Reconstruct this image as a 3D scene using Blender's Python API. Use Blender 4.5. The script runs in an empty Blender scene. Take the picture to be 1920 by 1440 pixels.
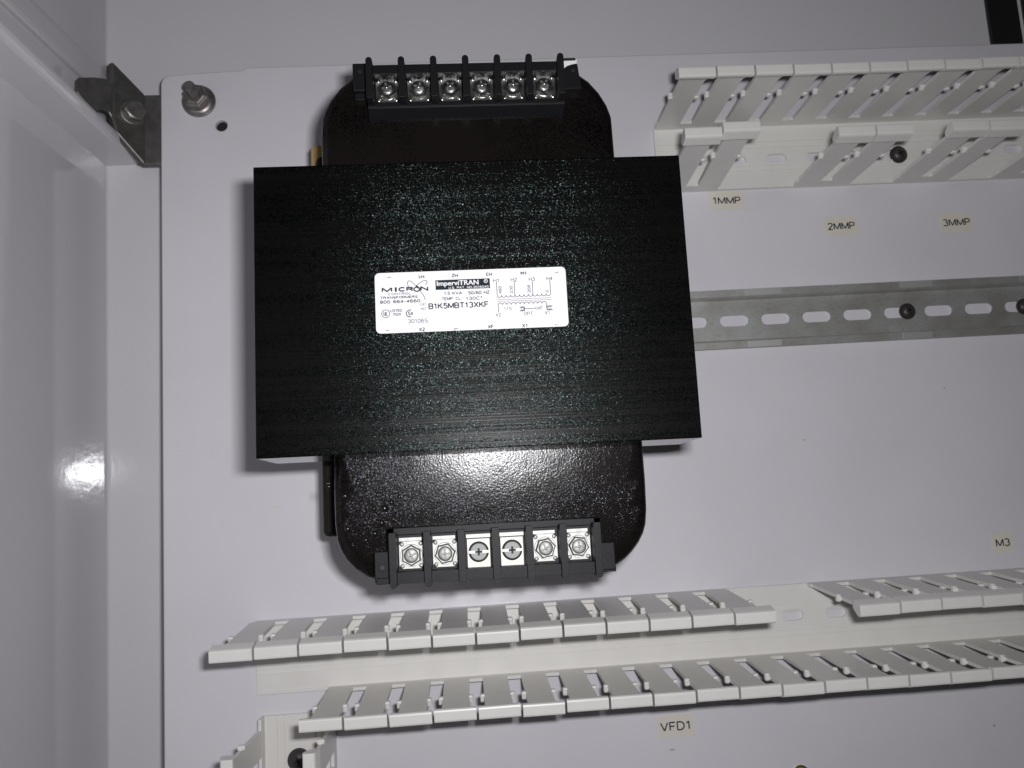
import bpy, bmesh, math, random
from mathutils import Vector, Matrix
random.seed(7)
S = bpy.context.scene
COL = S.collection
MM = 0.001            # every number below is in millimetres, the scene is in metres

# ------------------------------------------------------------------ camera
cam_d = bpy.data.cameras.new('camera'); cam = bpy.data.objects.new('camera', cam_d); COL.objects.link(cam)
R = Matrix(((0.9967584495, -0.0618422055, 0.0514600327),
            (0.0539443785, 0.9882817656, 0.1427906010),
            (-0.0596874976, -0.1395517585, 0.9884142397)))
CAM = Vector((168.663, -233.083, 492.022))
cam.matrix_world = Matrix.Translation(CAM*MM) @ R.transposed().to_4x4()
cam_d.sensor_width = 36; cam_d.lens = 36*1611.7153/1920
cam_d.clip_start = 0.01; cam_d.clip_end = 50
cam_d.dof.use_dof = True; cam_d.dof.focus_distance = 0.36; cam_d.dof.aperture_fstop = 24
S.camera = cam
S.render.resolution_x = 1024; S.render.resolution_y = 768

# ------------------------------------------------------------------ light
w = bpy.data.worlds.new('World'); S.world = w; w.use_nodes = True
bg = w.node_tree.nodes['Background']; bg.inputs[0].default_value = (0.92, 0.95, 1.0, 1); bg.inputs[1].default_value = 0.008
fl = bpy.data.lights.new('camera_flash', 'AREA'); fl.shape = 'RECTANGLE'; fl.size = 0.022; fl.size_y = 0.012
fl.energy = 1.56; fl.color = (0.98, 0.972, 1.0)
flo = bpy.data.objects.new('camera_flash', fl); COL.objects.link(flo)
flo.location = Vector((191, -214, 490))*MM
flo.rotation_euler = (math.radians(6), math.radians(2), 0)
vs = S.view_settings; vs.view_transform = 'Standard'; vs.look = 'None'; vs.exposure = 0; vs.gamma = 1; vs.use_curve_mapping = False

# ------------------------------------------------------------------ materials
def mat(name, base, rough=.5, metal=0, spec=.5, bump=None, vary=None, coat=0, coat_rough=.1):
    m = bpy.data.materials.new(name); m.use_nodes = True
    nt = m.node_tree; N = nt.nodes; L = nt.links; b = N['Principled BSDF']
    b.inputs['Base Color'].default_value = (*base, 1); b.inputs['Roughness'].default_value = rough
    b.inputs['Metallic'].default_value = metal; b.inputs['Specular IOR Level'].default_value = spec
    b.inputs['Coat Weight'].default_value = coat; b.inputs['Coat Roughness'].default_value = coat_rough
    tc = N.new('ShaderNodeTexCoord')
    if vary:                                    # (scale, amount, second colour)
        sc, amt, c2 = vary
        n = N.new('ShaderNodeTexNoise'); n.inputs['Scale'].default_value = sc; n.inputs['Detail'].default_value = 6
        L.new(tc.outputs['Object'], n.inputs['Vector'])
        r = N.new('ShaderNodeMapRange'); r.inputs[1].default_value = .35; r.inputs[2].default_value = .7; r.inputs[4].default_value = amt
        L.new(n.outputs['Fac'], r.inputs[0])
        mx = N.new('ShaderNodeMix'); mx.data_type = 'RGBA'
        mx.inputs[6].default_value = (*base, 1); mx.inputs[7].default_value = (*c2, 1)
        L.new(r.outputs[0], mx.inputs[0]); L.new(mx.outputs[2], b.inputs['Base Color'])
    if bump:                                    # list of (scale, strength, distance mm)
        prev = None
        for sc, st, dist in bump:
            n = N.new('ShaderNodeTexNoise'); n.inputs['Scale'].default_value = sc; n.inputs['Detail'].default_value = 3
            L.new(tc.outputs['Object'], n.inputs['Vector'])
            bp = N.new('ShaderNodeBump'); bp.inputs['Strength'].default_value = st; bp.inputs['Distance'].default_value = dist*MM
            L.new(n.outputs['Fac'], bp.inputs['Height'])
            if prev: L.new(prev.outputs[0], bp.inputs['Normal'])
            prev = bp
        L.new(prev.outputs[0], b.inputs['Normal'])
    return m

M = {}
M['panel'] = mat('panel_paint', (.70, .68, .72), .27, bump=[(9, .6, 2.2), (22, .4, .7), (420, .3, .03)], vary=(14, .7, (.655, .637, .675)))
M['cabinet'] = mat('cabinet_paint', (.68, .665, .69), .085, bump=[(30, .3, .35), (260, .55, .05)], vary=(12, .5, (.65, .635, .66)))
M['duct'] = mat('duct_plastic', (.74, .728, .695), .36, bump=[(500, .15, .03)], vary=(90, .6, (.70, .685, .645)))
M['white_card'] = mat('label_white', (.84, .82, .85), .35)
M['ink'] = mat('label_ink', (.012, .022, .03), .6, spec=.15)
M['ink_soft'] = mat('faint_print', (.16, .18, .2), .5, spec=.2)
M['tape'] = mat('label_tape', (.71, .675, .59), .4, vary=(150, .5, (.68, .64, .56)))
M['silver'] = mat('tin_plate', (.60, .60, .58), .30, 1, bump=[(150, .8, .8), (500, .3, .1)])
M['silver_dull'] = mat('dull_tin_plate', (.44, .44, .42), .58, 1, bump=[(150, .6, .6), (500, .3, .1)])
M['brushed'] = mat('ribbed_strip', (.40, .39, .36), .55, 1, bump=[(150, .5, .5)])
M['screw_dark'] = mat('screw_steel', (.24, .25, .24), .60, .8, bump=[(400, .3, .1)])
M['zinc'] = mat('cast_zinc', (.20, .195, .185), .47, .75, bump=[(700, .5, .12), (120, .3, .2)], vary=(200, .8, (.12, .115, .105)))
M['steel_nut'] = mat('nut_steel', (.34, .32, .31), .42, .85, bump=[(600, .4, .1)], vary=(300, .7, (.2, .18, .17)))
M['blackscrew'] = mat('black_oxide_screw', (.055, .05, .052), .45, .4, bump=[(500, .3, .1)])
M['brass'] = mat('yellow_passivated_zinc', (.62, .55, .2), .3, 1)
M['rubber'] = mat('black_rubber', (.012, .011, .012), .6)
M['paper'] = mat('insulation_paper', (.42, .30, .12), .7, vary=(200, .7, (.3, .2, .07)))
M['winding'] = mat('varnished_winding', (.012, .010, .009), .6, spec=.15, bump=[(150, .6, 1)], vary=(60, .7, (.012, .009, .007)))
M['block'] = mat('black_phenolic', (.010, .010, .0115), .46, spec=.15, bump=[(500, .4, .1)])
M['scuff'] = mat('grey_smudge', (.33, .32, .33), .5)
M['stain'] = mat('yellow_stain', (.64, .60, .50), .5)

def sparkle(name, base, flake_col, rough, lam, flake_scale, flake_tilt, coat_noise, thr, spec, hue2):
    """dark varnish: fine lamination grooves across local y plus tiny randomly tilted crystalline facets"""
    m = bpy.data.materials.new(name); m.use_nodes = True
    nt = m.node_tree; N = nt.nodes; L = nt.links; b = N['Principled BSDF']
    tc = N.new('ShaderNodeTexCoord')
    b.inputs['Roughness'].default_value = rough; b.inputs['Specular IOR Level'].default_value = spec
    v = N.new('ShaderNodeTexVoronoi'); v.inputs['Scale'].default_value = flake_scale
    L.new(tc.outputs['Object'], v.inputs['Vector'])
    sub = N.new('ShaderNodeVectorMath'); sub.operation = 'SUBTRACT'; sub.inputs[1].default_value = (.5, .5, .5)
    L.new(v.outputs['Color'], sub.inputs[0])
    scl = N.new('ShaderNodeVectorMath'); scl.operation = 'MULTIPLY'; scl.inputs[1].default_value = flake_tilt
    L.new(sub.outputs[0], scl.inputs[0])
    # large, soft mottling: some zones carry more flakes
    big = N.new('ShaderNodeTexNoise'); big.inputs['Scale'].default_value = coat_noise; big.inputs['Detail'].default_value = 5
    L.new(tc.outputs['Object'], big.inputs['Vector'])
    prev = None
    if lam:
        mp = N.new('ShaderNodeMapping'); mp.inputs['Scale'].default_value = (4, 1, 4)
        L.new(tc.outputs['Object'], mp.inputs['Vector'])
        for sc, st, d in ((1200, .7, .12), (170, .5, .4)):
            n = N.new('ShaderNodeTexNoise'); n.inputs['Scale'].default_value = 1; n.inputs['Detail'].default_value = 2
            mp2 = N.new('ShaderNodeMapping'); mp2.inputs['Scale'].default_value = (6, sc, 6)
            L.new(tc.outputs['Object'], mp2.inputs['Vector']); L.new(mp2.outputs[0], n.inputs['Vector'])
            bp = N.new('ShaderNodeBump'); bp.inputs['Strength'].default_value = st; bp.inputs['Distance'].default_value = d*MM
            L.new(n.outputs['Fac'], bp.inputs['Height'])
            if prev: L.new(prev.outputs[0], bp.inputs['Normal'])
            prev = bp
    else:
        for sc, st, d in ((40, .25, 1.0), (1300, .55, .14)):
            n = N.new('ShaderNodeTexNoise'); n.inputs['Scale'].default_value = sc; n.inputs['Detail'].default_value = 3
            L.new(tc.outputs['Object'], n.inputs['Vector'])
            bp = N.new('ShaderNodeBump'); bp.inputs['Strength'].default_value = st; bp.inputs['Distance'].default_value = d*MM
            L.new(n.outputs['Fac'], bp.inputs['Height'])
            if prev: L.new(prev.outputs[0], bp.inputs['Normal'])
            prev = bp
    add = N.new('ShaderNodeVectorMath'); add.operation = 'ADD'
    L.new(prev.outputs[0], add.inputs[0]); L.new(scl.outputs[0], add.inputs[1])
    nrm = N.new('ShaderNodeVectorMath'); nrm.operation = 'NORMALIZE'; L.new(add.outputs[0], nrm.inputs[0])
    # which cells are facets
    sep = N.new('ShaderNodeSeparateColor')
    v2 = N.new('ShaderNodeTexVoronoi'); v2.inputs['Scale'].default_value = flake_scale*.83
    L.new(tc.outputs['Object'], v2.inputs['Vector']); L.new(v2.outputs['Color'], sep.inputs[0])
    mul = N.new('ShaderNodeMath'); mul.operation = 'ADD'; L.new(sep.outputs[0], mul.inputs[0])
    off = N.new('ShaderNodeMath'); off.operation = 'MULTIPLY_ADD'; off.inputs[1].default_value = 1.5; off.inputs[2].default_value = -.75
    L.new(big.outputs['Fac'], off.inputs[0])
    if lam:      # whole laminations hold more or less of the crystals
        mp3 = N.new('ShaderNodeMapping'); mp3.inputs['Scale'].default_value = (3, 260, 3); L.new(tc.outputs['Object'], mp3.inputs['Vector'])
        n3 = N.new('ShaderNodeTexNoise'); n3.inputs['Scale'].default_value = 1; n3.inputs['Detail'].default_value = 4; L.new(mp3.outputs[0], n3.inputs['Vector'])
        o3 = N.new('ShaderNodeMath'); o3.operation = 'MULTIPLY_ADD'; o3.inputs[1].default_value = 1.3; o3.inputs[2].default_value = -.65
        L.new(n3.outputs['Fac'], o3.inputs[0]); s3 = N.new('ShaderNodeMath'); s3.operation = 'ADD'
        L.new(off.outputs[0], s3.inputs[0]); L.new(o3.outputs[0], s3.inputs[1]); L.new(s3.outputs[0], mul.inputs[1])
    else: L.new(off.outputs[0], mul.inputs[1])
    gt = N.new('ShaderNodeMath'); gt.operation = 'GREATER_THAN'; gt.inputs[1].default_value = thr
    L.new(mul.outputs[0], gt.inputs[0])
    g2 = N.new('ShaderNodeBsdfGlossy'); g2.inputs['Roughness'].default_value = .22
    hue = N.new('ShaderNodeMix'); hue.data_type = 'RGBA'
    hue.inputs[6].default_value = (*flake_col, 1); hue.inputs[7].default_value = (flake_col[0]*hue2[0], flake_col[1]*hue2[1], flake_col[2]*hue2[2], 1)
    L.new(sep.outputs[1], hue.inputs[0]); L.new(hue.outputs[2], g2.inputs['Color'])
    L.new(nrm.outputs[0], g2.inputs['Normal'])
    b.inputs['Base Color'].default_value = (*base, 1)
    L.new(prev.outputs[0], b.inputs['Normal'])
    mix = N.new('ShaderNodeMixShader'); L.new(gt.outputs[0], mix.inputs[0])
    L.new(b.outputs[0], mix.inputs[1]); L.new(g2.outputs[0], mix.inputs[2])
    L.new(mix.outputs[0], N['Material Output'].inputs[0])
    return m
M['core'] = sparkle('core_varnish', (.004, .0036, .0035), (.0086, .0148, .0144), .32, True, 5600, (.22, .70, .3), 14, .66, .085, (1.5, .95, .9))
M['bell'] = sparkle('moulded_varnish', (.009, .0072, .0068), (.016, .016, .0175), .17, False, 4800, (.3, .3, .3), 30, .80, .22, (1, 1, 1.08))
M['gloss'] = mat('wet_varnish', (.009, .008, .008), .12, bump=[(400, .3, .2)])
M['core_plate'] = mat('core_end_varnish', (.012, .011, .011), .12, bump=[(25, .2, .3)])

def rail_mat():
    m = mat('galvanised_rail', (.56, .575, .56), .42, .6, bump=[(300, .25, .2)], vary=(45, .8, (.40, .375, .33)))
    nt = m.node_tree; N = nt.nodes; L = nt.links
    b = N['Principled BSDF']; old = b.inputs['Base Color'].links[0].from_socket
    tc = [n for n in N if n.type == 'TEX_COORD'][0]
    n = N.new('ShaderNodeTexNoise'); n.inputs['Scale'].default_value = 900; n.inputs['Detail'].default_value = 2
    mp = N.new('ShaderNodeMapping'); mp.inputs['Scale'].default_value = (.35, 1, 1); L.new(tc.outputs['Object'], mp.inputs[0]); L.new(mp.outputs[0], n.inputs['Vector'])
    mr = N.new('ShaderNodeMapRange'); mr.inputs[1].default_value = .55; mr.inputs[2].default_value = .75; mr.inputs[4].default_value = .45
    L.new(n.outputs['Fac'], mr.inputs[0])
    mx = N.new('ShaderNodeMix'); mx.data_type = 'RGBA'; mx.inputs[7].default_value = (.28, .25, .2, 1)
    L.new(old, mx.inputs[6]); L.new(mr.outputs[0], mx.inputs[0]); L.new(mx.outputs[2], b.inputs['Base Color'])
    return m
M['rail'] = rail_mat()
M['rail_reflection'] = mat('painted_reflection_patch', (.55, .55, .54), .5, .6, bump=[(300, .25, .2)])  # lighter zinc colour, a painted reflection on the flanges


def _a(cx, cy, rx, ry, a0, a1, n=10):
    return [(cx+rx*math.cos(math.radians(a0+(a1-a0)*i/n)), cy+ry*math.sin(math.radians(a0+(a1-a0)*i/n))) for i in range(n+1)]
GL = {   # plain one-weight lettering: width, strokes (unit height)
 'A': (.68, [[(0, 0), (.34, 1), (.68, 0)], [(.12, .34), (.56, .34)]]),
 'B': (.58, [[(0, 0), (0, 1), (.34, 1)] + _a(.34, .765, .22, .235, 90, -90) + [(0, .53)], [(.34, .53)] + _a(.34, .265, .24, .265, 90, -90) + [(0, 0)]]),
 'C': (.66, [_a(.36, .5, .36, .5, 48, 312, 18)]),
 'D': (.62, [[(0, 0), (0, 1), (.26, 1)] + _a(.26, .5, .36, .5, 90, -90, 14) + [(0, 0)]]),
 'E': (.52, [[(.52, 0), (0, 0), (0, 1), (.52, 1)], [(0, .53), (.46, .53)]]),
 'F': (.5, [[(0, 0), (0, 1), (.5, 1)], [(0, .52), (.43, .52)]]),
 'H': (.6, [[(0, 0), (0, 1)], [(.6, 0), (.6, 1)], [(0, .53), (.6, .53)]]),
 'I': (.02, [[(.01, 0), (.01, 1)]]),
 'K': (.6, [[(0, 0), (0, 1)], [(.58, 1), (0, .38)], [(.2, .6), (.62, 0)]]),
 'L': (.48, [[(0, 1), (0, 0), (.48, 0)]]),
 'M': (.76, [[(0, 0), (0, 1), (.38, .06), (.76, 1), (.76, 0)]]),
 'N': (.6, [[(0, 0), (0, 1), (.6, 0), (.6, 1)]]),
 'O': (.7, [_a(.35, .5, .35, .5, 0, 360, 24)]),
 'P': (.56, [[(0, 0), (0, 1), (.33, 1)] + _a(.33, .74, .23, .26, 90, -90) + [(0, .48)]]),
 'R': (.6, [[(0, 0), (0, 1), (.34, 1)] + _a(.34, .76, .23, .24, 90, -90) + [(0, .52)], [(.3, .52), (.6, 0)]]),
 'S': (.58, [_a(.3, .745, .25, .255, 30, 270, 14) + _a(.3, .25, .28, .24, 90, -150, 14)]),
 'T': (.58, [[(0, 1), (.58, 1)], [(.29, 1), (.29, 0)]]),
 'U': (.58, [[(0, 1), (0, .3)] + _a(.29, .3, .29, .3, 180, 360) + [(.58, 1)]]),
 'V': (.64, [[(0, 1), (.32, 0), (.64, 1)]]),
 'X': (.6, [[(0, 0), (.6, 1)], [(0, 1), (.6, 0)]]),
 'Z': (.56, [[(0, 1), (.56, 1), (0, 0), (.56, 0)]]),
 '0': (.54, [_a(.27, .5, .27, .5, 0, 360, 22)]),
 '1': (.4, [[(.02, .78), (.25, .98)], [(.25, 1), (.25, 0)]]),
 '2': (.52, [_a(.26, .74, .25, .26, 165, -25, 12) + [(0, .0), (.53, 0)]]),
 '3': (.52, [_a(.25, .755, .23, .245, 155, -80, 12), _a(.25, .27, .26, .27, 78, -155, 14)]),
 '4': (.56, [[(.42, 0), (.42, 1), (0, .27), (.56, .27)]]),
 '5': (.52, [[(.48, 1), (.1, 1), (.05, .54)] + _a(.25, .33, .27, .33, 130, -150, 14)]),
 '6': (.54, [_a(.3, .6, .3, .4, 55, 180, 10) + _a(.27, .31, .27, .31, 180, -180, 18)]),
 '7': (.52, [[(0, 1), (.52, 1), (.2, 0)]]),
 '8': (.54, [_a(.27, .755, .22, .245, 0, 360, 18), _a(.27, .265, .27, .265, 0, 360, 18)]),
 '-': (.3, [[(0, .42), (.3, .42)]]), '/': (.36, [[(0, -.05), (.36, 1.05)]]), '.': (.08, [[(.0, .05), (.1, .05)]]),
 '\u00b0': (.22, [_a(.11, .85, .11, .13, 0, 360, 12)]), ' ': (.34, []),
}

# ------------------------------------------------------------------ mesh helpers (millimetres in, metres out)
class B:
    def __init__(s): s.bm = bmesh.new()
    def mi(s, fs, i):
        for f in fs: f.material_index = i
    def box(s, x0, x1, y0, y1, z0, z1, mi=0, bev=0):
        g = bmesh.ops.create_cube(s.bm, size=1)
        c = Vector(((x0+x1)/2, (y0+y1)/2, (z0+z1)/2)); d = Vector((x1-x0, y1-y0, z1-z0))
        for v in g['verts']: v.co = Vector((v.co.x*d.x, v.co.y*d.y, v.co.z*d.z)) + c
        fs = {f for v in g['verts'] for f in v.link_faces}; s.mi(fs, mi)
        if bev:
            es = {e for v in g['verts'] for e in v.link_edges}
            r = bmesh.ops.bevel(s.bm, geom=list(es), offset=bev, segments=2, affect='EDGES', profile=.5)
            s.mi(r['faces'], mi)
        return s
    def prism(s, pts, fn, a, b, mi=0):
        """polygon pts (p,q) swept between a and b; fn(p,q,t) -> (x,y,z)"""
        v0 = [s.bm.verts.new(fn(p, q, a)) for p, q in pts]; v1 = [s.bm.verts.new(fn(p, q, b)) for p, q in pts]
        n = len(pts); fs = [s.bm.faces.new(v0), s.bm.faces.new(v1)]
        for i in range(n): fs.append(s.bm.faces.new((v0[i], v0[(i+1) % n], v1[(i+1) % n], v1[i])))
        s.mi(fs, mi); return s
    def cyl(s, c, r, h, n=32, axis=(0, 0, 1), r2=None, mi=0, rot=0, smooth=False):
        g = bmesh.ops.create_cone(s.bm, cap_ends=True, segments=n, radius1=r, radius2=r if r2 is None else r2, depth=h)
        q = Vector((0, 0, 1)).rotation_difference(Vector(axis).normalized()).to_matrix().to_4x4()
        m = Matrix.Translation(Vector(c)) @ q @ Matrix.Rotation(rot, 4, 'Z') @ Matrix.Translation((0, 0, h/2))
        bmesh.ops.transform(s.bm, matrix=m, verts=g['verts'])
        fs = {f for v in g['verts'] for f in v.link_faces}; s.mi(fs, mi)
        if smooth:
            for f in fs:
                if len(f.verts) == 4: f.smooth = True
        return s
    def dome(s, c, r, h, n=28, mi=0):
        rings = []
        for k in range(6):
            a = k/6*math.pi/2
            rings.append([s.bm.verts.new((c[0]+r*math.cos(a)*math.cos(t*2*math.pi/n), c[1]+r*math.cos(a)*math.sin(t*2*math.pi/n), c[2]+h*math.sin(a))) for t in range(n)])
        top = s.bm.verts.new((c[0], c[1], c[2]+h)); fs = []
        for k in range(5):
            for t in range(n): fs.append(s.bm.faces.new((rings[k][t], rings[k][(t+1) % n], rings[k+1][(t+1) % n], rings[k+1][t])))
        for t in range(n): fs.append(s.bm.faces.new((rings[5][t], rings[5][(t+1) % n], top)))
        for f in fs: f.smooth = True
        s.mi(fs, mi); return s
    def ribbon(s, pts, wd, z, mi=0):
        """flat printed line of width wd through pts"""
        P = [Vector((p[0], p[1])) for p in pts]
        a = []; b = []
        for i, p in enumerate(P):
            d0 = (P[i]-P[i-1]).normalized() if i else (P[1]-P[0]).normalized(); d1 = (P[i+1]-P[i]).normalized() if i < len(P)-1 else d0
            d = (d0+d1).normalized() if (d0+d1).length > 1e-4 else d0
            nn = Vector((-d.y, d.x))*wd/2/max(.42, d.dot(d0))
            a.append(s.bm.verts.new((p.x+nn.x, p.y+nn.y, z))); b.append(s.bm.verts.new((p.x-nn.x, p.y-nn.y, z)))
        for i in range(len(P)-1):
            f = s.bm.faces.new((b[i], b[i+1], a[i+1], a[i])); f.material_index = mi
        return s
    def flat(s, pts, z, mi=0):
        f = s.bm.faces.new([s.bm.verts.new((p[0], p[1], z)) for p in pts]); f.material_index = mi; return s
    def add_mesh(s, me, M4, mi=0):
        vs_ = [s.bm.verts.new(M4 @ v.co) for v in me.vertices]
        for p in me.polygons:
            try: f = s.bm.faces.new([vs_[i] for i in p.vertices]); f.material_index = mi
            except ValueError: pass
        return s
    def text(s, txt, cx, cy, wd, ht, z, rot=0, bold=0, mi=0):
        cu = bpy.data.curves.new('tmp', 'FONT'); cu.body = txt; cu.size = 1; cu.resolution_u = 4
        o = bpy.data.objects.new('tmp', cu); COL.objects.link(o)
        dg = bpy.context.evaluated_depsgraph_get(); me = bpy.data.meshes.new_from_object(o.evaluated_get(dg))
        xs = [v.co.x for v in me.vertices]; ys = [v.co.y for v in me.vertices]
        x0, x1, y0, y1 = min(xs), max(xs), min(ys), max(ys)
        sx = wd/(x1-x0) if wd else ht/(y1-y0); sy = ht/(y1-y0)
        m4 = Matrix.Translation((cx, cy, z)) @ Matrix.Rotation(math.radians(rot), 4, 'Z') @ Matrix.Diagonal((sx, sy, 0, 1)) @ Matrix.Translation((-(x0+x1)/2, -(y0+y1)/2, 0))
        k = bold*ht*1.1                             # heavier strokes: overprint with small shifts
        for i, (dx, dy) in enumerate([(0, 0)] + ([(k, 0), (-k, 0), (0, k*.6), (0, -k*.6)] if bold else [])):
            s.add_mesh(me, Matrix.Translation((dx, dy, i*.004)) @ m4, mi)
        bpy.data.objects.remove(o); bpy.data.curves.remove(cu); bpy.data.meshes.remove(me)
        return s
    def letters(s, txt, cx, cy, wd, ht, z, rot=0, sw=.12, mi=0, gap=.2):
        """one-weight lettering fitted to wd x ht mm, stroke sw of the height"""
        tot = sum(GL[c][0] for c in txt) + gap*(len(txt)-1)
        kx = (wd-sw*ht)/tot; ky = ht*(1-sw); x = -(wd-sw*ht)/2; ca, sa = math.cos(math.radians(rot)), math.sin(math.radians(rot)); i = 0
        for c in txt:
            for st in GL[c][1]:
                pts = []
                for p, q in st:
                    X, Y = x+p*kx, (q-.5)*ky
                    pts.append((cx+X*ca-Y*sa, cy+X*sa+Y*ca))
                run = [Vector(pts[0])]; runs = [run]
                for j in range(1, len(pts)):
                    run.append(Vector(pts[j]))
                    if j < len(pts)-1:
                        u = (Vector(pts[j])-Vector(pts[j-1])).normalized(); w_ = (Vector(pts[j+1])-Vector(pts[j])).normalized()
                        if u.dot(w_) < .72:
                            if u.dot(w_) > -.5: run[-1] = run[-1]+u*sw*ht*.48
                            run = [Vector(pts[j])]; runs.append(run)
                for run in runs:
                    i += 1
                    s.ribbon(run, sw*ht, z+.0012*i, mi)
            x += (GL[c][0]+gap)*kx
        return s
    def mesh(s, name, mats, recalc=True):
        if recalc: bmesh.ops.recalc_face_normals(s.bm, faces=s.bm.faces)
        for v in s.bm.verts: v.co *= MM
        me = bpy.data.meshes.new(name); s.bm.to_mesh(me); s.bm.free()
        for m in (mats if isinstance(mats, (list, tuple)) else [mats]): me.materials.append(m)
        return me
    def build(s, name, mats, parent=None, loc=None, recalc=True):
        return link(name, s.mesh(name, mats, recalc), parent, loc)
def link(name, me, parent=None, loc=None):
    o = bpy.data.objects.new(name, me); COL.objects.link(o)
    if parent: o.parent = parent
    if loc: o.location = Vector(loc)*MM
    return o
def tag(o, label, cat, group=None, kind=None):
    o['label'] = label; o['category'] = cat
    if group: o['group'] = group
    if kind: o['kind'] = kind
    return o
def thing(name, label, cat, loc=(0, 0, 0), rz=0, group=None):
    o = bpy.data.objects.new(name, None); COL.objects.link(o); o.empty_display_size = .01
    o.location = Vector(loc)*MM; o.rotation_euler = (0, 0, rz)
    return tag(o, label, cat, group)
def bevel(o, wd, seg=2):
    m = o.modifiers.new('bevel', 'BEVEL'); m.width = wd*MM; m.segments = seg; m.limit_method = 'ANGLE'; m.angle_limit = math.radians(40)
    return o
def sheet_mesh(name, loops, z0, z1, mats, bev=0.):
    """plate with holes: first loop is the outline, the rest are holes (all xy, mm)"""
    cu = bpy.data.curves.new('tmp', 'CURVE'); cu.dimensions = '2D'; cu.fill_mode = 'BOTH'
    for lp in loops:
        sp = cu.splines.new('POLY'); sp.points.add(len(lp)-1); sp.use_cyclic_u = True
        for i, p in enumerate(lp): sp.points[i].co = (p[0], p[1], 0, 1)
    cu.extrude = (z1-z0)/2 - bev; cu.bevel_depth = bev; cu.bevel_resolution = 2; cu.offset = -bev
    o = bpy.data.objects.new('tmp', cu); COL.objects.link(o)
    dg = bpy.context.evaluated_depsgraph_get(); me = bpy.data.meshes.new_from_object(o.evaluated_get(dg))
    bpy.data.objects.remove(o); bpy.data.curves.remove(cu)
    b = B(); b.add_mesh(me, Matrix.Translation((0, 0, (z0+z1)/2))); bpy.data.meshes.remove(me)
    return b.mesh(name, mats)
def arc(cx, cy, r, a0, a1, n=8):
    return [(cx+r*math.cos(math.radians(a0+(a1-a0)*i/n)), cy+r*math.sin(math.radians(a0+(a1-a0)*i/n))) for i in range(n+1)]
def slot(cx, cy, ln, wd, n=8):
    h = (ln-wd)/2
    return arc(cx+h, cy, wd/2, -90, 90, n) + arc(cx-h, cy, wd/2, 90, 270, n)
def rrect(x0, x1, y0, y1, r, n=6):
    return arc(x1-r, y0+r, r, -90, 0, n)+arc(x1-r, y1-r, r, 0, 90, n)+arc(x0+r, y1-r, r, 90, 180, n)+arc(x0+r, y0+r, r, 180, 270, n)

# ------------------------------------------------------------------ enclosure (back wall, left side wall, formed rail on that wall)
enc = thing('electrical_enclosure', 'white painted steel enclosure interior behind and left of the mounting panel', 'enclosure', (-42, -5, -30))
EL = Vector((-42, -5, -30)); enc.rotation_euler = (math.radians(2.5), 0, 0)
def e(x, y, z): return (x-EL.x, y-EL.y, z-EL.z)
b = B()
xw = lambda y: -43.4 + (y+5)*.011            # the side wall's foot line
yy = [-900, 500]
b.prism([(xw(yy[0]), yy[0]), (900, yy[0]), (900, yy[1]), (xw(yy[1]), yy[1])], lambda p, q, t: e(p, q, t), -32, -30)
b.build('back_wall', M['cabinet'], enc)
b = B()
r_ = 2.0
prof = [(0, 330)] + [(0, -30+r_)] + [(r_-r_*math.cos(a), -30+r_-r_*math.sin(a)) for a in (math.pi/8, math.pi/4, 3*math.pi/8)] + [(r_, -29.98), (-2, -29.98), (-2, 330)]
v0 = [b.bm.verts.new(e(xw(-900)+p, -900, z)) for p, z in prof]; v1 = [b.bm.verts.new(e(xw(500)+p, 500, z)) for p, z in prof]
n = len(prof); b.bm.faces.new(v0); b.bm.faces.new(v1)
for i in range(n): b.bm.faces.new((v0[i], v0[(i+1) % n], v1[(i+1) % n], v1[i]))
b.build('side_wall', M['cabinet'], enc)
# formed rail: flange pointing down-right, recessed web, rolled upper lip
b = B()
def rail_pt(x, y, z, k): return e(x, y + (k+.05)*(z+30), z)
sec = [(-43.2, -9, -.05), (-25.5, -8.9, -.05), (-23.6, -8.3, -.05), (-22.3, -7.1, -.05), (-21.8, -5.2, -.05), (-22.0, -3, -.05), (-23.4, -3.4, -.05), (-24.5, -6, -.05), (-39.2, -6.4, -.05),
       (-40.6, -4, -.06), (-40.8, 28.6, -.09), (-44.4, 28.8, -.09), (-44.4, 31.2, -.09), (-40.2, 31.3, -.09), (-39.6, 32.6, -.09), (-39.4, 35, -.09), (-39.7, 40, -.1), (-40.2, 46, -.1), (-41.2, 50, -.1), (-43.4, 51.5, -.1), (-44.5, 51.5, -.1), (-44.5, -9, -.05)]
v0 = [b.bm.verts.new(rail_pt(x, y, -29.9, k)) for x, y, k in sec]; v1 = [b.bm.verts.new(rail_pt(x, y, 300, k)) for x, y, k in sec]
n = len(sec); b.bm.faces.new(v0); b.bm.faces.new(v1)
for i in range(n): b.bm.faces.new((v0[i], v0[(i+1) % n], v1[(i+1) % n], v1[i]))
bevel(b.build('side_rail', M['cabinet'], enc), .5, 3)

for nm, x0, x1, lb in (('rubber_strip', 533.4, 554.6, 'broad black strip on the enclosure back wall at the upper right corner'),
                   ('rubber_strip', 558.6, 572, 'black strip cut off by the right frame edge beside the broader one')):
    b = B(); b.box(x0-544, x1-544, -90, 140, 0, 3.0, bev=.4)
    tag(b.build(nm, M['rubber'], None, (544, 60, -26.6)), lb, 'strip', 'black strips on the back wall')

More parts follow.
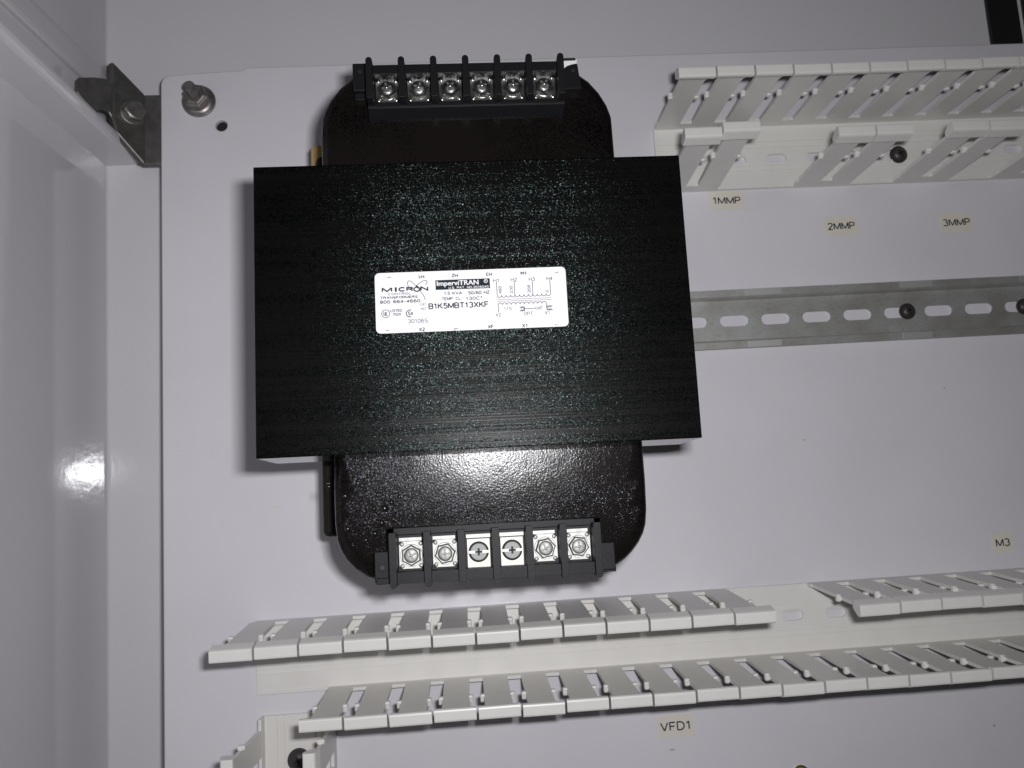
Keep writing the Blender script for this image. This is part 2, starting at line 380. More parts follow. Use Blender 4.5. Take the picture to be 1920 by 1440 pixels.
# ------------------------------------------------------------------ mounting panel
PX, PY = 300, -200
out = [(620, 37.2), (50.5, 37.2), (49.6, 36.2), (48.2, 35.6)] + arc(6.5, 27.5, 6.5, 90, 180, 8) + [(0, -520), (620, -520)]
out = [(p[0]-PX, p[1]-PY) for p in out]
hole = [(35.2-PX+3.4*math.cos(a*math.pi/12), .9-PY+3.4*math.sin(a*math.pi/12)) for a in range(24)]
o = link('mounting_panel', sheet_mesh('mounting_panel', [out, hole], -4, 0, M['panel'], .9), None, (PX, PY, 0))
b = B(); b.cyl((0, 0, 0), 3.8, .6, 24)
b.build('hole_dark_disc', M['rubber'], o, (35.2-PX, .9-PY, -4.7))  # black disc added behind the hole so it looks dark
tag(o, 'white painted steel mounting panel with rounded corner carrying the transformer and ducts', 'panel')

# ------------------------------------------------------------------ flange nut on its stud, at the panel's corner
t = thing('flange_nut', 'grey steel flange nut on a threaded stud at the panel corner', 'nut', (22.4, 16.2, 0))
b = B(); b.cyl((0, 0, 0), 10.0, 1.6, 40, r2=9.8, smooth=True); b.cyl((0, 0, 1.6), 9.6, 1.8, 40, r2=7.4, smooth=True)
b.cyl((0, 0, 3.3), 7.4, 5.8, 6, rot=.35); b.cyl((0, 0, 9.1), 6.6, .8, 6, r2=5.4, rot=.35)
bevel(b.build('nut', M['steel_nut'], t), .35)
b = B()
for k in range(11): b.cyl((0, 0, 8.2+k*1.0), 3.35, .5, 24, r2=2.75, smooth=True).cyl((0, 0, 8.7+k*1.0), 2.75, .5, 24, r2=3.35, smooth=True)
b.cyl((0, 0, 19.2), 3.2, 1.2, 24, r2=2.4)
b.build('threaded_stud', M['steel_nut'], t)

# ------------------------------------------------------------------ clamp bracket between rail and panel
CB = Vector((-12, 4, -3))
t = thing('clamp_bracket', 'dark grey metal clamp bracket bolting the panel to the side rail', 'bracket', tuple(CB))
def cpt(p): return Vector(p)-CB
def plate(b, front, thick):
    """front: list of 3D points (roughly planar); thick vector"""
    v0 = [b.bm.verts.new(cpt(p)) for p in front]; v1 = [b.bm.verts.new(cpt(Vector(p)+Vector(thick))) for p in front]
    n = len(front); b.bm.faces.new(v0); b.bm.faces.new(v1)
    for i in range(n): b.bm.faces.new((v0[i], v0[(i+1) % n], v1[(i+1) % n], v1[i]))
b = B()
# leg behind the panel
plate(b, [(-12.8, 24.1, -4.4), (14, 23.6, -4.4), (14, -20.5, -4.4), (-12.8, -20.2, -4.4)], (0, 0, -3.2))
# inclined leg towards the rail
plate(b, [(-10.6, 24.2, -4.2), (-24.3, 38.6, 9.0), (-24.3, 3.0, 9.0), (-22.4, -4.5, 7.6), (-10.6, -20.0, -4.2)], (-3.6, -.2, -1.6))
bevel(b.build('bracket_plate', M['zinc'], t), .9, 3)
b = B()
jaw = [(-24.0, 26.4, 8.8), (-27.1, 25.6, 14.2), (-30.0, 23.6, 19.5), (-34.7, 19.2, 27.9), (-35.5, 16.9, 29.4), (-35.6, 9.6, 29.6), (-32.1, 4.4, 23.3), (-29.0, 3.9, 17.5), (-27.6, 5.7, 15.0), (-25.4, 6.2, 11.0), (-24.0, 2.7, 8.7)]
plate(b, jaw, (-2.4, 0, -1.6))
bevel(b.build('jaw', M['zinc'], t), 1.2, 3)
b = B()
nb = Vector((.62, -.05, .78)).normalized(); c0 = cpt((-16.2, 9.5, 1.6))
b.cyl(c0, 7.6, 1.6, 32, axis=nb, r2=7.0); b.cyl(c0+nb*1.5, 6.3, 5.2, 6, axis=nb, rot=.55); b.cyl(c0+nb*6.7, 5.6, .6, 24, axis=nb, r2=4.6)
bevel(b.build('hex_bolt', M['steel_nut'], t), .4)

# ------------------------------------------------------------------ DIN rail
RY = -133.3; RX0 = 332.15; DL = Vector((460, RY, 0))
rl = thing('din_rail', 'stained galvanised slotted rail running right from behind the transformer', 'rail', tuple(DL))
x0, x1 = 292-DL.x, 640-DL.x
loops = [[(x0, -12.9), (x1, -12.9), (x1, 12.9), (x0, 12.9)]] + [slot(RX0+25*k-DL.x, 0, 17.2, 6.4) for k in range(-1, 12)]
link('web', sheet_mesh('web', loops, .3, 1.3, M['rail'], .0), rl)
for sgn in (1, -1):
    b = B()
    pf = [(12.0, .35), (12.9, .32), (13.4, .8), (13.5, 6.2), (14.1, 6.7), (17.5, 6.7), (17.5, 7.7), (13.4, 7.7), (12.5, 6.9), (12.3, 1.25)]
    b.prism(pf, lambda p, q, t_: (t_, sgn*p, q), x0, x1)
    for a0, a1 in (((338, 360), (432, 452)) if sgn > 0 else ((337, 357), (430, 448))) + ((506, 530),):
        b.box(a0-DL.x, a1-DL.x, min(sgn*13.6, sgn*17.3), max(sgn*13.6, sgn*17.3), 7.6, 7.78, mi=1)  # lighter patches painted in place of reflections on the flange
    bevel(b.build('flange', [M['rail'], M['rail_reflection']], rl), .2)

def pan_screw(name, loc, label, group, r=3.9, m=M['blackscrew'], tilt=(0, 0, 0)):
    b = B(); b.cyl((0, 0, 0), r*1.25, .9, 32, smooth=True)
    b.dome((0, 0, .9), r, r*.62)
    h = .9+r*.62
    for a in (.4, .4+math.pi/2):
        c, s_ = math.cos(a), math.sin(a)
        b.prism([(-r*.5, -r*.11), (r*.5, -r*.11), (r*.5, r*.11), (-r*.5, r*.11)], lambda p, q, t_: (p*c-q*s_, p*s_+q*c, t_), h-.35, h+.06, mi=1)
    o = b.build(name, [m, M['rubber']], None, loc)
    o.rotation_euler = tilt
    return tag(o, label, 'screw', group)
pan_screw('panel_screw', (437.6, -132.9, 1.3), 'dark round screw head overlapping a rail slot, between two whole slots', 'dark mounting screws')
pan_screw('panel_screw', (510.4, -133.6, 1.3), 'dark round screw in the steel rail, half cut by the right frame edge', 'dark mounting screws')
pan_screw('panel_screw', (444.3, -34.9, 2.2), 'dark round screw fixing the floor of the upper wire duct', 'dark mounting screws', 4.3)
pan_screw('panel_screw', (71.6, -360.6, 2.2), 'dark round screw in the short vertical duct at bottom left', 'dark mounting screws', 4.8)
pan_screw('panel_screw', (344.6, -389.0, 0), 'yellowish screw head peeking in at the bottom edge', 'dark mounting screws', 3.4, M['brass'])['group'] = 'brass coloured screws'

# ------------------------------------------------------------------ slotted wire ducts
PIT = 20.7; HT = 74.6; HB = 9.9
def finger_mesh():
    """local: x along the duct, +y outwards, z up; wall's outer face at y = 0.9"""
    b = B(); w1 = 6.7; wn = 8.75; wt = PIT/2-.55
    half = [(PIT/2, HB-.6), (w1+.6, HB-.6), (w1, HB+.2), (w1, 42.5), (wn-.3, 43.4), (wn, 44.6), (wn-.3, 46.0), (w1, 47.2), (w1, 62.0), (w1+.5, 64.5), (wt-.6, 67.2), (wt-.12, 68.2), (wt-.12, 73)]
    half = half[1:]
    pts = half + [(-x, z) for x, z in reversed(half)]
    b.prism(pts, lambda p, q, t_: (p, t_, q), -.9, .9)
    for sx in (-1, 1):      # moulded break-off nubs
        b.box(min(sx*w1*.93, sx*(wn-.1)), max(sx*w1*.93, sx*(wn-.1)), -1.9, 1.9, 43.2, 46.2, bev=.6)
    lip = [(-.95, 66.8), (-3.7, 71.4), (-3.9, 73.5), (-3.5, 74.4), (-2.8, 74.6), (1.0, 74.6), (1.7, 74.35), (2.2, 73.4), (3.4, 68.2), (3.1, 67.4), (.95, 66.4)]
    b.prism(lip, lambda p, q, t_: (t_, p, q), -wt, wt)
    me = b.mesh('finger', M['duct'])
    return me
FM = finger_mesh()
def add_fingers(duct, origin, xs, y, out, lean, axis='x', tilts={}):
    """xs: finger centres along the duct; out=+1/-1 outward side; lean in radians about the duct's axis (positive = tip outward)"""
    for i, x in enumerate(xs):
        o = link('finger', FM, duct)
        ln = lean + tilts.get(i, 0) + random.uniform(-.006, .006)
        rz = 0 if out > 0 else math.pi
        if axis == 'y': rz += -math.pi/2 if True else 0
        loc = Vector((x, y, 0)) if axis == 'x' else Vector((y, x, 0))
        o.matrix_local = Matrix.Translation((loc-Vector(origin))*MM) @ Matrix.Rotation(rz + random.uniform(-.006, .006), 4, 'Z') @ Matrix.Translation((0, 0, HB*MM)) @ Matrix.Rotation(-ln, 4, 'X') @ Matrix.Translation((0, 0, -HB*MM))
def channel(b, x0, x1, yo, yi, runs_o, runs_i):
    pass

def horizontal_duct(label, org, xl, xr, y_top, y_bot, holes, hy, top_runs, bot_runs, lean_t, lean_b, tilts_b={}, stub=2.6):
    """top_runs/bot_runs: lists of (first centre, count). y_top / y_bot are the mid planes of the walls."""
    d = thing('wire_duct', label, 'wire duct', org, 0, 'white slotted wire ducts')
    ox, oy, oz = org
    lo = [(xl+.2, y_bot-.5), (xr, y_bot-.5), (xr, y_top+.5), (xl+.2, y_top+.5)]
    loops = [[(p[0]-ox, p[1]-oy) for p in lo]] + [slot(h-ox, hy-oy, 12.5, 6.0) for h in holes]
    me = sheet_mesh('base_channel', loops, .02, 2.2, M['duct'])
    bb = B(); bb.bm.from_mesh(me)
    for v in bb.bm.verts: v.co /= MM
    # shallow extruded ribs on the floor
    for fr in (.27, .37, .66, .74):
        y = y_top+(y_bot-y_top)*fr
        bb.box(xl+.1-ox, xr-ox, y-.35-oy, y+.35-oy, 2.15, 2.75)
    for y, runs in ((y_top, top_runs), (y_bot, bot_runs)):
        xs = sorted((c-PIT/2, c+PIT/2+(n_-1)*PIT) for c, n_ in runs)
        pos = xl
        for a, c in xs:
            if a-pos > 3: bb.box(pos-ox, a+3.4-ox, y-.86-oy, y+.86-oy, .03, stub)
            bb.box(max(a+3.4, xl)-ox, min(c-3.4, xr)-ox, y-.86-oy, y+.86-oy, .03, HB)
            pos = c-3.4
        if xr-pos > 3: bb.box(pos-ox, xr-ox, y-.86-oy, y+.86-oy, .03, stub)
    bb.build('base_channel', M['duct'], d)
    for c, n_ in top_runs: add_fingers(d, org, [c+k*PIT for k in range(n_)], y_top, 1, lean_t)
    i0 = 0
    for c, n_ in bot_runs:
        add_fingers(d, org, [c+k*PIT for k in range(n_)], y_bot, -1, lean_b, tilts={k: tilts_b[k+i0] for k in range(n_) if k+i0 in tilts_b}); i0 += n_
    return d

CX = 311.74
up = horizontal_duct('upper white wire duct with missing lower fingers, right of the transformer top', (440, -32, 0), 293.6, 580, -12.4, -51.6,
    [342.9+25*k for k in range(-1, 9)], -34.2, [(CX-PIT/2, 13)],
    [(301.6, 2), (383.2, 2), (445.2, 2), (507.3, 3)], -.008, -.022, {0: -.027, 1: -.067, 2: .004, 3: .004})
AX = 65.97; BX = 106.27
lw = horizontal_duct('long lower white wire duct running the full width under the transformer', (300, -306, 0), 50, 560, -287.9, -325.0,
    [348.5+25*k for k in range(0, 3)], -304.0, [(AX-PIT/2, 13), (365.2, 9)], [(BX-PIT/2, 21)], -.078, .060)
# short vertical duct, bottom left
VO = (71.5, -420, 0)
vd = thing('wire_duct', 'short vertical white wire duct at the bottom left corner', 'wire duct', VO, 0, 'white slotted wire ducts')
b = B()
b.box(52.6-VO[0], 91.0-VO[0], -520-VO[1], -337.1-VO[1], .02, 2.2)
for x in (60.2, 64.2, 80.0, 83.6): b.box(x-.35-VO[0], x+.35-VO[0], -520-VO[1], -337.1-VO[1], 2.1, 2.8)
for x in (53.0, 90.6): b.box(x-.86-VO[0], x+.86-VO[0], -520-VO[1], -337.0-VO[1], .03, HB)
b.build('base_channel', M['duct'], vd)
for i in range(5):
    y = -337 - 2.0 - PIT/2 - i*PIT
    for x, rz in ((53.0, math.pi/2), (90.6, -math.pi/2)):
        o = link('finger', FM, vd)
        o.matrix_local = Matrix.Translation((Vector((x, y, 0))-Vector(VO))*MM) @ Matrix.Rotation(rz, 4, 'Z') @ Matrix.Rotation(random.uniform(-.01, .01), 4, 'X')

# ------------------------------------------------------------------ marker labels
def marker(txt, cx, cy, wd, ht, tw, th, label, rot=0):
    o = link('marker_label', sheet_mesh('marker_label', [rrect(-wd/2, wd/2, -ht/2, ht/2, 1.0)], .06, .22, M['tape']), None, (cx, cy, 0))
    o.rotation_euler = (0, 0, math.radians(rot))
    tag(o, label, 'label', 'cream marker labels')
    b = B(); b.letters(txt, 0, 0, tw, th, .27, 0, .15)
    b.build('lettering', M['ink'], o)
marker('1MMP', 335.2, -58.7, 21.5, 11.5, 17.2, 4.6, 'cream label reading 1MMP just under the upper duct, beside the transformer', -1.5)
marker('2MMP', 404.2, -77.8, 21, 12.0, 17.0, 4.6, 'cream label reading 2MMP on the bare panel above the rail', .4)
marker('3MMP', 476.5, -78.7, 21, 12.0, 17.2, 4.6, 'cream label reading 3MMP on the panel near the right edge')
marker('M3', 477.6, -272.0, 13, 11.5, 8.6, 4.6, 'cream label reading M3 above the lower duct at right', .5)
marker('VFD1', 277.0, -359.2, 20.5, 11.8, 17.4, 4.9, 'cream label reading VFD1 below the lower duct', .6)

# smudges on the panel
for x, y, r, m_, lb in ((273.9, -371.5, (1.6, .35), 'scuff', 'short grey scuff mark below the VFD1 label'), (457.8, -372.4, (.7, .6), 'scuff', 'small grey speck low on the right of the panel'),
                    (367, -206, (.6, .5), 'scuff', 'small dark speck on bare panel right of the transformer'),
                    (455, -180, (.5, .4), 'scuff', 'tiny dark speck under the steel rail near the right edge'),
                    (62, -226, (3.4, .5), 'stain', 'faint yellow streak on the panel left of the lower coil cover'),
                    (152, -383, (.5, .5), 'scuff', 'tiny dark speck at the bottom, left of the VFD1 label')):
    b = B(); b.flat([(r[0]*math.cos(a)*(1+.25*math.sin(3*a)), r[1]*math.sin(a)) for a in [k*math.pi/8 for k in range(16)]], .15)
    tag(b.build('scuff_mark', M[m_], None, (x, y, 0)), lb, 'scuff mark', 'marks on the panel')

# ------------------------------------------------------------------ transformer
TC = (176.65, -149.45, 0); TR = math.radians(-.61)
tf = thing('control_transformer', 'big black control transformer with white rating plate and two screw terminal rows', 'transformer', TC, TR)
HW, HH, H = 89.3, 60.3, 148.0
b = B(); b.box(-HW, HW, -HH, HH, 111, H); b.box(-HW+2, HW-2, -HH+12, HH-12, 6, 111.5)
for f in b.bm.faces:
    if abs(f.normal.y) > .9 or abs(f.calc_center_median().y) > HH-13: f.material_index = 1
co = bevel(b.build('core', [M['core'], M['core_plate']], tf), .4); co.modifiers['bevel'].material = 0
for sy in (-1, 1):
    b = B(); b.box(-70, 70, min(sy*40, sy*59), max(sy*40, sy*59), .2, 6.0)
    b.build('mounting_foot', M['zinc'], tf)
b = B(); b.box(-77.3, 77.3, -94, 100, 30, 66, bev=2.5)
b.build('winding', M['winding'], tf)
b = B(); b.prism([(-82, 50), (-82, 110), (-80.8, 112.2), (-78, 112.6), (-74, 111), (-74, 50)], lambda p, q, t_: (p, q, t_), 49.4, 50.2)
b.build('insulation_paper', M['paper'], tf)

def bell(sgn):
    if sgn > 0:
        out = [(68.2, 55), (67.9, 93)] + [(66.2, 99), (63, 105.2), (58.5, 111), (52, 116.2)] + [(-51, 116.2), (-57.6, 110.3), (-61.6, 104.9), (-64, 100.4), (-65.6, 95.5), (-66.1, 86), (-66.1, 55)]
    else:
        out = [(-61.4, -55), (-62.0, -76), (-62, -88), (-61.4, -95), (-60.1, -99.2), (-57.9, -103.4), (-54.5, -107.4), (-50, -110.8), (-46, -112.6), (52, -112.9), (56.2, -111.4), (59.6, -109), (62.6, -106.2), (65.6, -102.6), (67.9, -98.6), (69.2, -94.6), (69.9, -88), (70, -75), (69.6, -55)]
    if sgn < 0: out = [(x_-2.0*min(1, (abs(x_)/60)**3) if x_ < 0 else x_+1.6*min(1, (abs(x_)/60)**3), y_) for x_, y_ in out]
    b = B(); n = len(out); cx = sum(p[0] for p in out)/n; cy = sgn*78
    rings = []
    # body: straight wall from deep inside, then a rounded shoulder, then a softly swelling front face
    fall = lambda y: -.045*max(0, abs(y)-58) - .0009*max(0, abs(y)-58)**2 if sgn < 0 else -.02*max(0, abs(y)-58)
    for dz, ins in ((60, 0), (115.5, 0), (118.0, .6), (119.4, 1.7), (120.1, 3.4)):
        rings.append([b.bm.verts.new((p[0]-(ins if p[0] > 0 else -ins)*min(1, abs(p[0])/50), p[1]-(sgn*ins if abs(p[1]) > 60 else 0)*min(1, max(0, abs(p[1])-86)/12), dz + (fall(p[1]) if dz > 100 else 0))) for p in out])
    for k in range(len(rings)-1):
        for i in range(n):
            f = b.bm.faces.new((rings[k][i], rings[k][(i+1) % n], rings[k+1][(i+1) % n], rings[k+1][i])); f.smooth = True
    b.bm.faces.new(rings[0])
    # front face cut into bands that follow the fall-off
    cap = rings[-1]; f = b.bm.faces.new(cap)
    fs = bmesh.ops.triangulate(b.bm, faces=[f])['faces']
    geom = set(fs) | {e_ for f_ in fs for e_ in f_.edges} | {v for f_ in fs for v in f_.verts}
    for i in range(14):
        rc = bmesh.ops.bisect_plane(b.bm, geom=[g for g in geom if g.is_valid], plane_co=(0, sgn*(60+4*i), 0), plane_no=(0, 1, 0))
        geom |= set(rc['geom']) | set(rc['geom_cut'])
    for g in geom:
        if g.is_valid and isinstance(g, bmesh.types.BMVert) and g not in cap: g.co.z = 120.1+fall(g.co.y)
    for g in geom:
        if g.is_valid and isinstance(g, bmesh.types.BMFace): g.smooth = True
    return b.build('coil_cover', M['bell'], tf)
bell(1); bell(-1)

def cross(b, c, z, r, wd, a0, mi):
    for a in (a0, a0+math.pi/2):
        cc, ss = math.cos(a), math.sin(a)
        b.prism([(-r, -wd), (r, -wd), (r, wd), (-r, wd)], lambda p, q, t_: (c[0]+p*cc-q*ss, c[1]+p*ss+q*cc, t_), z-.5, z+.05, mi=mi)

def hex_screw_mesh(k, m=None):
    b = B(); a = k*.7
    b.cyl((0, 0, 0), 4.7, .7, 32, r2=4.5, smooth=True)
    b.cyl((0, 0, .7), 4.5, 1.5, 6, rot=a, r2=3.75)
    b.cyl((0, 0, 1.5), 3.5, .9, 28, r2=3.0, smooth=True)
    b.dome((0, 0, 2.38), 3.0, .75)
    cross(b, (0, 0), 3.05, 2.2, .42, a*1.7, 1)
    b.dome((0, 0, 2.9), .8, .5, 12)
    return b.mesh('terminal_screw', [m or M['silver'], M['screw_dark']])
def pan_screw_mesh():
    b = B(); b.cyl((0, 0, 0), 4.3, 1.2, 36, r2=4.2, smooth=True); b.cyl((0, 0, 1.2), 4.2, .5, 36, r2=3.3, smooth=True)
    b.box(-4.25, 4.25, -.55, .55, 1.2, 1.76, mi=1)
    cross(b, (0, 0), 1.76, 1.5, .45, 0, 2); b.cyl((0, 0, 1.3), .8, .5, 8, mi=0)
    return b.mesh('terminal_screw', [M['screw_dark'], M['brushed'], M['rubber']])
PANM = pan_screw_mesh()

def clamp_plate_mesh(sgn):
    b = B()
    c = 1.3; x = 5.05; y = 5.6
    b.prism([(-x+c, -y), (x-c, -y), (x, -y+c), (x, y-c), (x-c, y), (-x+c, y), (-x, y-c), (-x, -y+c)], lambda p, q, t_: (p, q, t_), 0, 1.1)
    for sx in (-1, 1):
        for sy in (-1, 1): b.dome((sx*3.9, sy*4.5, 1.0), .95, .5, 12)
    b.box(-x+.7, x, -y-1.5, -y-.15, -.6, .5)                 # turned-down wire lip
    return bevel_mesh(b, 'terminal_plate', M['silver'] if sgn > 0 else M['silver_dull'])
def bevel_mesh(b, name, m):
    return b.mesh(name, m)
CPM = clamp_plate_mesh(1); CPB = clamp_plate_mesh(-1)
def strip_plate_mesh():
    b = B(); b.box(-5.0, 5.0, -6.6, 5.6, 0, .9, bev=.3)
    for k in range(13): b.box(-4.6, 4.6, -6.0+k*.85, -5.65+k*.85, .85, 1.02)
    b.box(-5.3, 5.3, 5.6, 7.6, 1.4, 2.2, bev=.3)
    return b.mesh('terminal_plate', M['brushed'])
STM = strip_plate_mesh()

def terminal_row(sgn):
    b = B()
    if sgn > 0:
        px0, vy, sc = [-42.0+14.2*k for k in range(7)], (96.6, 114.4), 104.6
        b.box(-42, 43.4, 97, 114.0, 113, 123.0)                                 # floor
        b.box(-42, 43.4, 109.6, 114.0, 123.0, 130.0)                              # tall outer wall
        b.box(-43.6, 45.2, 95.6, 98.0, 113, 126.5)                                # inner rail
        b.prism([(98.0, 126.3), (95.4, 126.0), (92.6, 120.6), (92.6, 117), (98.0, 117)], lambda p, q, t_: (t_, p, q), -43.6, 44.8)   # sloping ledge
        b.box(-50.3, -42.5, 104.9, 118.2, 113, 124.2, bev=.4)                   # left ear
        b.box(-49.6, -42.5, 101.8, 104.9, 118.5, 121.6)
        ear = [(43.6, 103.6), (53.4, 103.6), (52.2, 115.6), (51.5, 115.8), (49.8, 115.5), (47.3, 114.7), (45.5, 113.2), (44.1, 112.5), (43.6, 112.3)]
        b.prism(ear, lambda p, q, t_: (p, q, t_), 113, 124.2)                    # broken right ear
        b.box(46.2, 51.6, 118.1, 118.9, 119, 123.6); b.cyl((50.1, 112.4, 124.0), .9, .35, 16, mi=1); b.cyl((-47.0, 114.2, 124.0), .9, .35, 16, mi=1)
    else:
        px0, vy, sc = [-38.2+14.05*k for k in range(7)], (-92.2, -113.2), -102.0
        b.box(-38.6, 46.6, -112.6, -91, 113, 123.0)
        b.box(-38.6, 46.6, -113.0, -108.4, 123.0, 130.0)
        b.box(-40.8, 48.6, -93.2, -90.6, 113, 126.5)
        b.prism([(-90.2, 119.5), (-91.2, 125.4), (-93.3, 126.6), (-93.3, 115), (-90.2, 115)], lambda p, q, t_: (t_, p, q), -40.8, 48.6)
        b.box(-46.7, -38.0, -112.6, -99.8, 113, 124.4, bev=.4); b.box(-45.9, -38.2, -113.2, -110.6, 119, 126.0, bev=.3)
        b.box(46.0, 54.5, -112.5, -101.0, 113, 124.2, bev=.4); b.box(46.2, 54.8, -113.4, -111.2, 119, 123.0, bev=.3)
        b.box(-40.8, -38.0, -99.8, -90.6, 113, 126.5); b.box(46.0, 48.6, -101.4, -90.6, 113, 126.5)
        b.cyl((-43.4, -106.4, 124.3), 1.5, .5, 20, mi=0); b.cyl((-43.4, -106.4, 124.7), 1.0, .15, 16, mi=1); b.cyl((51.6, -107.0, 124.1), 1.3, .5, 20, mi=0)
    for x in px0:                                                                  # partitions with rounded noses
        y0, y1 = sorted(vy)
        b.box(x-1.45, x+1.45, y0, y1, 113, 134.0)
        b.cyl((x, y1 if sgn > 0 else y0, 113), 1.44, 20.9, 20, smooth=True)
    blk = b.build('terminal_block', [M['block'], M['rubber']], tf)
    bevel(blk, .3)
    for k in range(6):
        cx = (px0[k]+px0[k+1])/2
        plain = sgn < 0 and k in (2, 3)
        p = link('terminal_plate', STM if plain else (CPM if sgn > 0 else CPB), blk, (cx, sc + (0 if plain else -.2*sgn), 123.4))
        if plain: p['label'] = 'silver ribbed terminal strip without a clamp'
        if sgn < 0 and not plain: p.rotation_euler = (0, 0, math.pi)
        me = PANM if plain else hex_screw_mesh(k + (0 if sgn > 0 else 3), None if sgn > 0 else M['silver_dull'])
        s = link('terminal_screw', me, blk, (cx, sc, 124.4))
        if plain: s['label'] = 'dull grey slotted pan head screw'
        elif sgn > 0: s.rotation_euler = (random.uniform(-.05, .05), random.uniform(-.05, .05), random.uniform(-.3, .3))
    if sgn > 0:
        b = B()
        q = [(43.6, 117.8), (46.2, 118.0), (51.8, 118.1), (52.3, 118.9), (52.1, 115.2), (51.0, 114.8), (47.3, 113.6), (45.5, 112.0), (43.6, 111.0)]
        b.prism(q, lambda p, q_, t_: (p, q_, t_), 122.2, 122.6)  # white sheet added for the lit panel and reflection glimpsed past the ear
        c = b.build('white_notch_patch', M['white_card'], blk); c['label'] = 'white patch added for the bright panel glimpsed past the broken ear'
    return blk
terminal_row(1); terminal_row(-1)

# varnish drips on the lower cover
b = B()
for k in range(26):
    x = random.gauss(-55, 4) if k < 12 else random.gauss(-41, 4); y = random.uniform(-97, -66) if k < 12 else random.uniform(-93, -76)
    r = random.uniform(.35, .95)
    b.dome((x, y, 120.0-.045*(-y-58)-.0009*(-y-58)**2), r, r*.55, 10)
for k in range(22):                # beads of varnish along the inner rail of the lower terminal block
    x = random.uniform(-38, 18); r = random.uniform(.5, 1.3)
    b.dome((x, -91.9 + random.uniform(-.4, .5), 125.2), r, r*.6, 10)
for x, y, r in ((-42.5, -82, 1.7), (-39.5, -79.5, 1.3), (-44, -88, 1.5), (-58.5, -90, 1.4), (-59, -76, 1.2), (-47, -92.5, 1.6), (-51, -95, 1.2), (-41, -86, 1.1)):
    b.dome((x, y, 119.8-.045*(-y-58)-.0009*(-y-58)**2), r, r*.6, 14)
b.build('varnish_drips', M['gloss'], tf)

# ---- rating plate
Z0 = H+.12; Z1 = H+.30; Z2 = H+.36
np_ = link('rating_plate', sheet_mesh('rating_plate', [rrect(-40.75, 37.7, -12.05, 13.15, 1.9)], Z0, Z1, M['white_card']), tf)
def n1(X, Y):   # point of the plate artwork (fine grid) -> mm on the plate
    X, Y = X*.5128, Y*.5128
    return (.0442*X-43.6, 6.1-.0442*(Y-262)-.00167*(X-125))
b = B()
T = lambda s, cx, cy, w_, h_, rot=0, bold=0, mi=0: b.letters(s, cx, cy, w_, h_, Z2, rot, .15+bold*4, mi)
for s, x in (('H1', -21.8), ('H2', -8.0), ('H3', 6.0), ('H4', 20.1)): T(s, x, 11.0, 2.5, 1.5, 180, .01)
for s, x, y in (('X2', -22.3, -11.0), ('XF', 5.7, -11.0), ('X1', 19.7, -11.1)): T(s, x, y, 2.4, 1.55, 0, .01)
for x, y in ((-34.8, 11.2), (34.0, 10.8), (-36.2, -10.9), (32.5, -11.3)): b.ribbon([(x-.75, y), (x+.75, y)], .22, Z2)
b.ribbon([(-9.2, -11.2), (-7.7, -11.2)], .25, Z2); b.ribbon([(-9.0, -11.2), (-9.0, -12.0)], .25, Z2)
T('M', -35.9, 6.0, 4.3, 2.1, 0, .03); b.ribbon([(-32.3, 5.05), (-32.3, 6.95)], .8, Z2); T('C', -29.8, 6.0, 2.9, 1.95, 0, .03); T('R', -26.6, 6.0, 2.9, 1.9, 0, .03); T('N', -20.7, 6.0, 3.2, 2.0, 0, .03)
T('CONTROL', -30.9, 4.15, 9.4, .95, 0, .004); T('TRANSFORMERS', -31.1, 2.7, 15.2, 1.05, 0, .012); T('800 664-4660', -30.7, .95, 16.4, 1.35, 0, .012)
T('CAT.', -21.3, -.6, 2.6, 1.2, mi=1); T('NO.', -21.3, -2.4, 2.3, 1.1, mi=1)
T('B1K5MBT13XKF', -7.0, -1.55, 24.6, 2.5, 0, .006)
T('1.5 KVA', -9.1, 3.6, 7.4, 1.35, 0, .006); T('50/60 HZ', 1.5, 3.45, 8.8, 1.4, 0, .008); T('TEMP. CL.', -9.7, 1.35, 8.2, 1.3, 0, .004); T('130C\u00b0', -.6, 1.15, 6.8, 1.4, 0, .006)
T('LISTED', -32.4, -2.75, 4.7, 1.15, 0, .006); T('702X', -32.2, -4.35, 3.4, 1.15, 0, .006)
T('30106S', -23.8, -7.4, 8.2, 1.75, mi=1); T('UL', -36.7, -3.9, 1.8, 1.7, -6, .006)
b.build('printed_text', [M['ink'], M['ink_soft']], np_, recalc=False)
# emblem: orbit strokes and ring round the O, and the two round approval marks
b = B()
def ribn(pts, wd):
    b.ribbon([n1(*p) for p in pts], wd, Z2+.02)
ribn([(735, 470), (716, 420), (713, 370), (735, 342), (775, 352), (820, 392), (870, 446), (925, 520), (975, 590), (1005, 640), (1022, 700)], .22)
ribn([(862, 440), (905, 405), (955, 368), (1010, 340), (1050, 335), (1066, 355), (1055, 395), (1030, 420)], .22)
b.ribbon([(n1(878, 500)[0]+1.25*math.cos(a*math.pi/16), n1(878, 500)[1]+.85*math.sin(a*math.pi/16)) for a in range(33)], .52, Z2+.03)
b.flat([n1(835, 470), n1(878, 425), n1(925, 470), n1(878, 455)], Z2+.04)
b.ribbon([(-36.7+1.62*math.cos(a*math.pi/16), -3.95+1.62*math.sin(a*math.pi/16)) for a in range(33)], .24, Z2+.02)
b.ribbon([(-26.9+1.5*math.cos(a*math.pi/16), -4.2+1.45*math.sin(a*math.pi/16)) for a in range(6, 27)], .34, Z2+.02)
b.letters('S', -27.2, -4.2, 1.0, 1.7, Z2+.02, 0, .18); b.letters('A', -26.1, -4.2, 1.0, 1.6, Z2+.02, 0, .16)
b.build('emblem', M['ink'], np_, recalc=False)
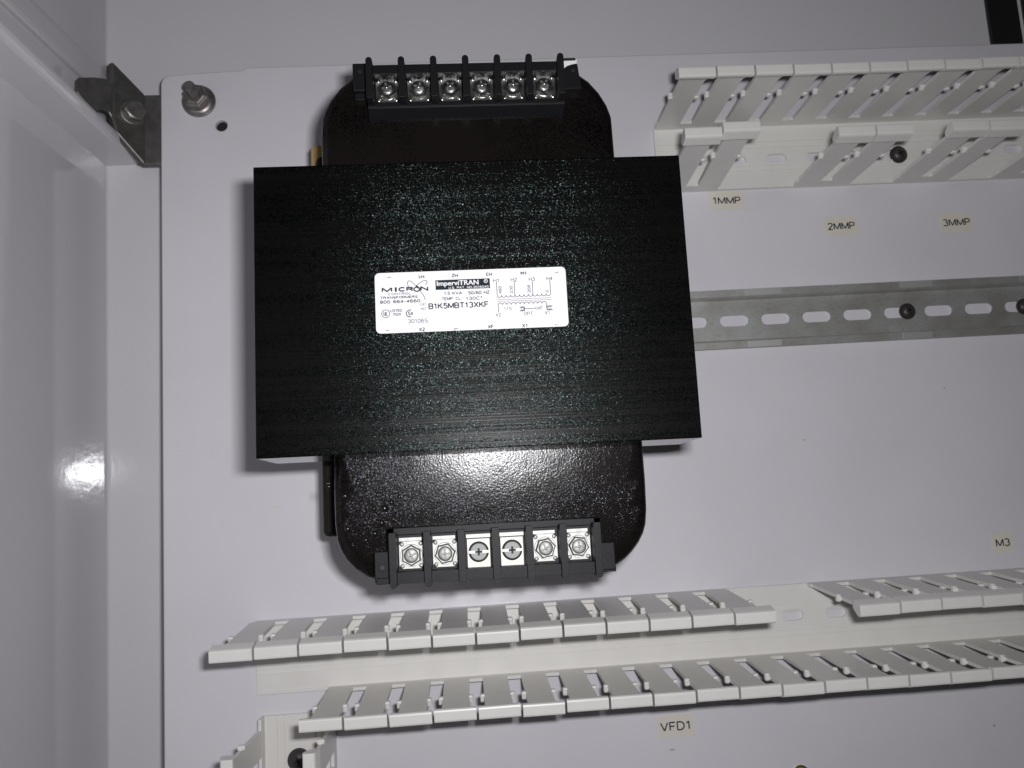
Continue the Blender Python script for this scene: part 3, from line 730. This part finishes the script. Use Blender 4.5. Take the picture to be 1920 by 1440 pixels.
# reversed-out name box
b = B()
b.flat([(-16.1, 5.2), (6.2, 5.15), (6.2, 9.3), (-16.1, 9.3)], Z2)
b.text('ImperviTRAN', -7.0, 7.55, 17.0, 2.6, Z2+.05, 0, .03, 1)
b.letters('U.S. PAT. NO.3016040', -2.6, 5.85, 16.4, 1.0, Z2+.05, 0, .17, 1)
b.ribbon([(4.55+.7*math.cos(a*math.pi/8), 8.2+.7*math.sin(a*math.pi/8)) for a in range(17)], .25, Z2+.05, 1); b.letters('R', 4.55, 8.2, .5, .7, Z2+.05, 0, .2, 1)
b.build('name_box', [M['ink'], M['white_card']], np_, recalc=False)
# wiring diagram
b = B(); LW = .24
xs = [8.95, 16.2, 23.65, 30.95]
for s, x in zip(('H1', 'H2', 'H3', 'H4'), xs): b.letters(s, x-.1, 8.3, 2.5, 1.5, Z2, 0, .13)
for x in xs: b.ribbon([(x, 7.6), (x, 2.0)], LW, Z2+.01)
for s, x in (('460', 10.25), ('230', 14.8), ('208', 22.15), ('0', 29.55)): b.letters(s, x, 4.25 if len(s) > 1 else 2.95, 3.1 if len(s) > 1 else 1.0, 1.25, Z2, 90, .15)
st = (xs[3]-xs[0])/12
for k in range(12):
    cx = xs[0]+st*(k+.5); b.ribbon([(cx+st/2*math.cos(math.radians(a)), 2.0+.95*math.sin(math.radians(a))) for a in range(-180, 1, 20)], LW, Z2+.012)
b.ribbon([(9.0, .2), (31.1, .15)], .16, Z2); b.ribbon([(9.0, -.55), (31.1, -.6)], .16, Z2)
st = (29.0-9.15)/11
for k in range(11):
    cx = 9.15+st*(k+.5); b.ribbon([(cx+st/2*math.cos(math.radians(a)), -2.1+.85*math.sin(math.radians(a))) for a in range(180, -1, -20)], LW, Z2+.012)
b.ribbon([(9.15, -2.1), (9.15, -5.2)], LW, Z2+.01); b.ribbon([(29.0, -2.1), (29.0, -4.0)], LW, Z2+.01)
for s, x, y, w_ in (('X2', 9.0, -6.2, 2.2), ('X1', 29.2, -6.1, 2.1), ('115', 13.0, -3.8, 3.2), ('OPT.', 21.6, -6.1, 4.2), ('XF', 26.4, -4.0, 2.1)): b.letters(s, x, y, w_, 1.45, Z2, 0, .12)
for x in (18.9, 30.3):      # fork lugs
    b.ribbon([(x-1.0 if x < 25 else x+1.1, -3.3), (x+.9 if x < 25 else x-1.1, -3.3), (x+.9 if x < 25 else x-1.1, -4.9), (x-1.0 if x < 25 else x+1.1, -4.9)], .34, Z2+.015)
    b.ribbon([(x+.55*math.cos(a*math.pi/8), -4.1+.55*math.sin(a*math.pi/8)) for a in range(17)], .18, Z2+.02)
b.ribbon([(19.8, -4.05), (24.2, -4.0)], LW, Z2+.01); b.ribbon([(24.75+.45*math.cos(a*math.pi/8), -4.0+.45*math.sin(a*math.pi/8)) for a in range(17)], .16, Z2+.01)
b.build('wiring_diagram', M['ink'], np_, recalc=False)
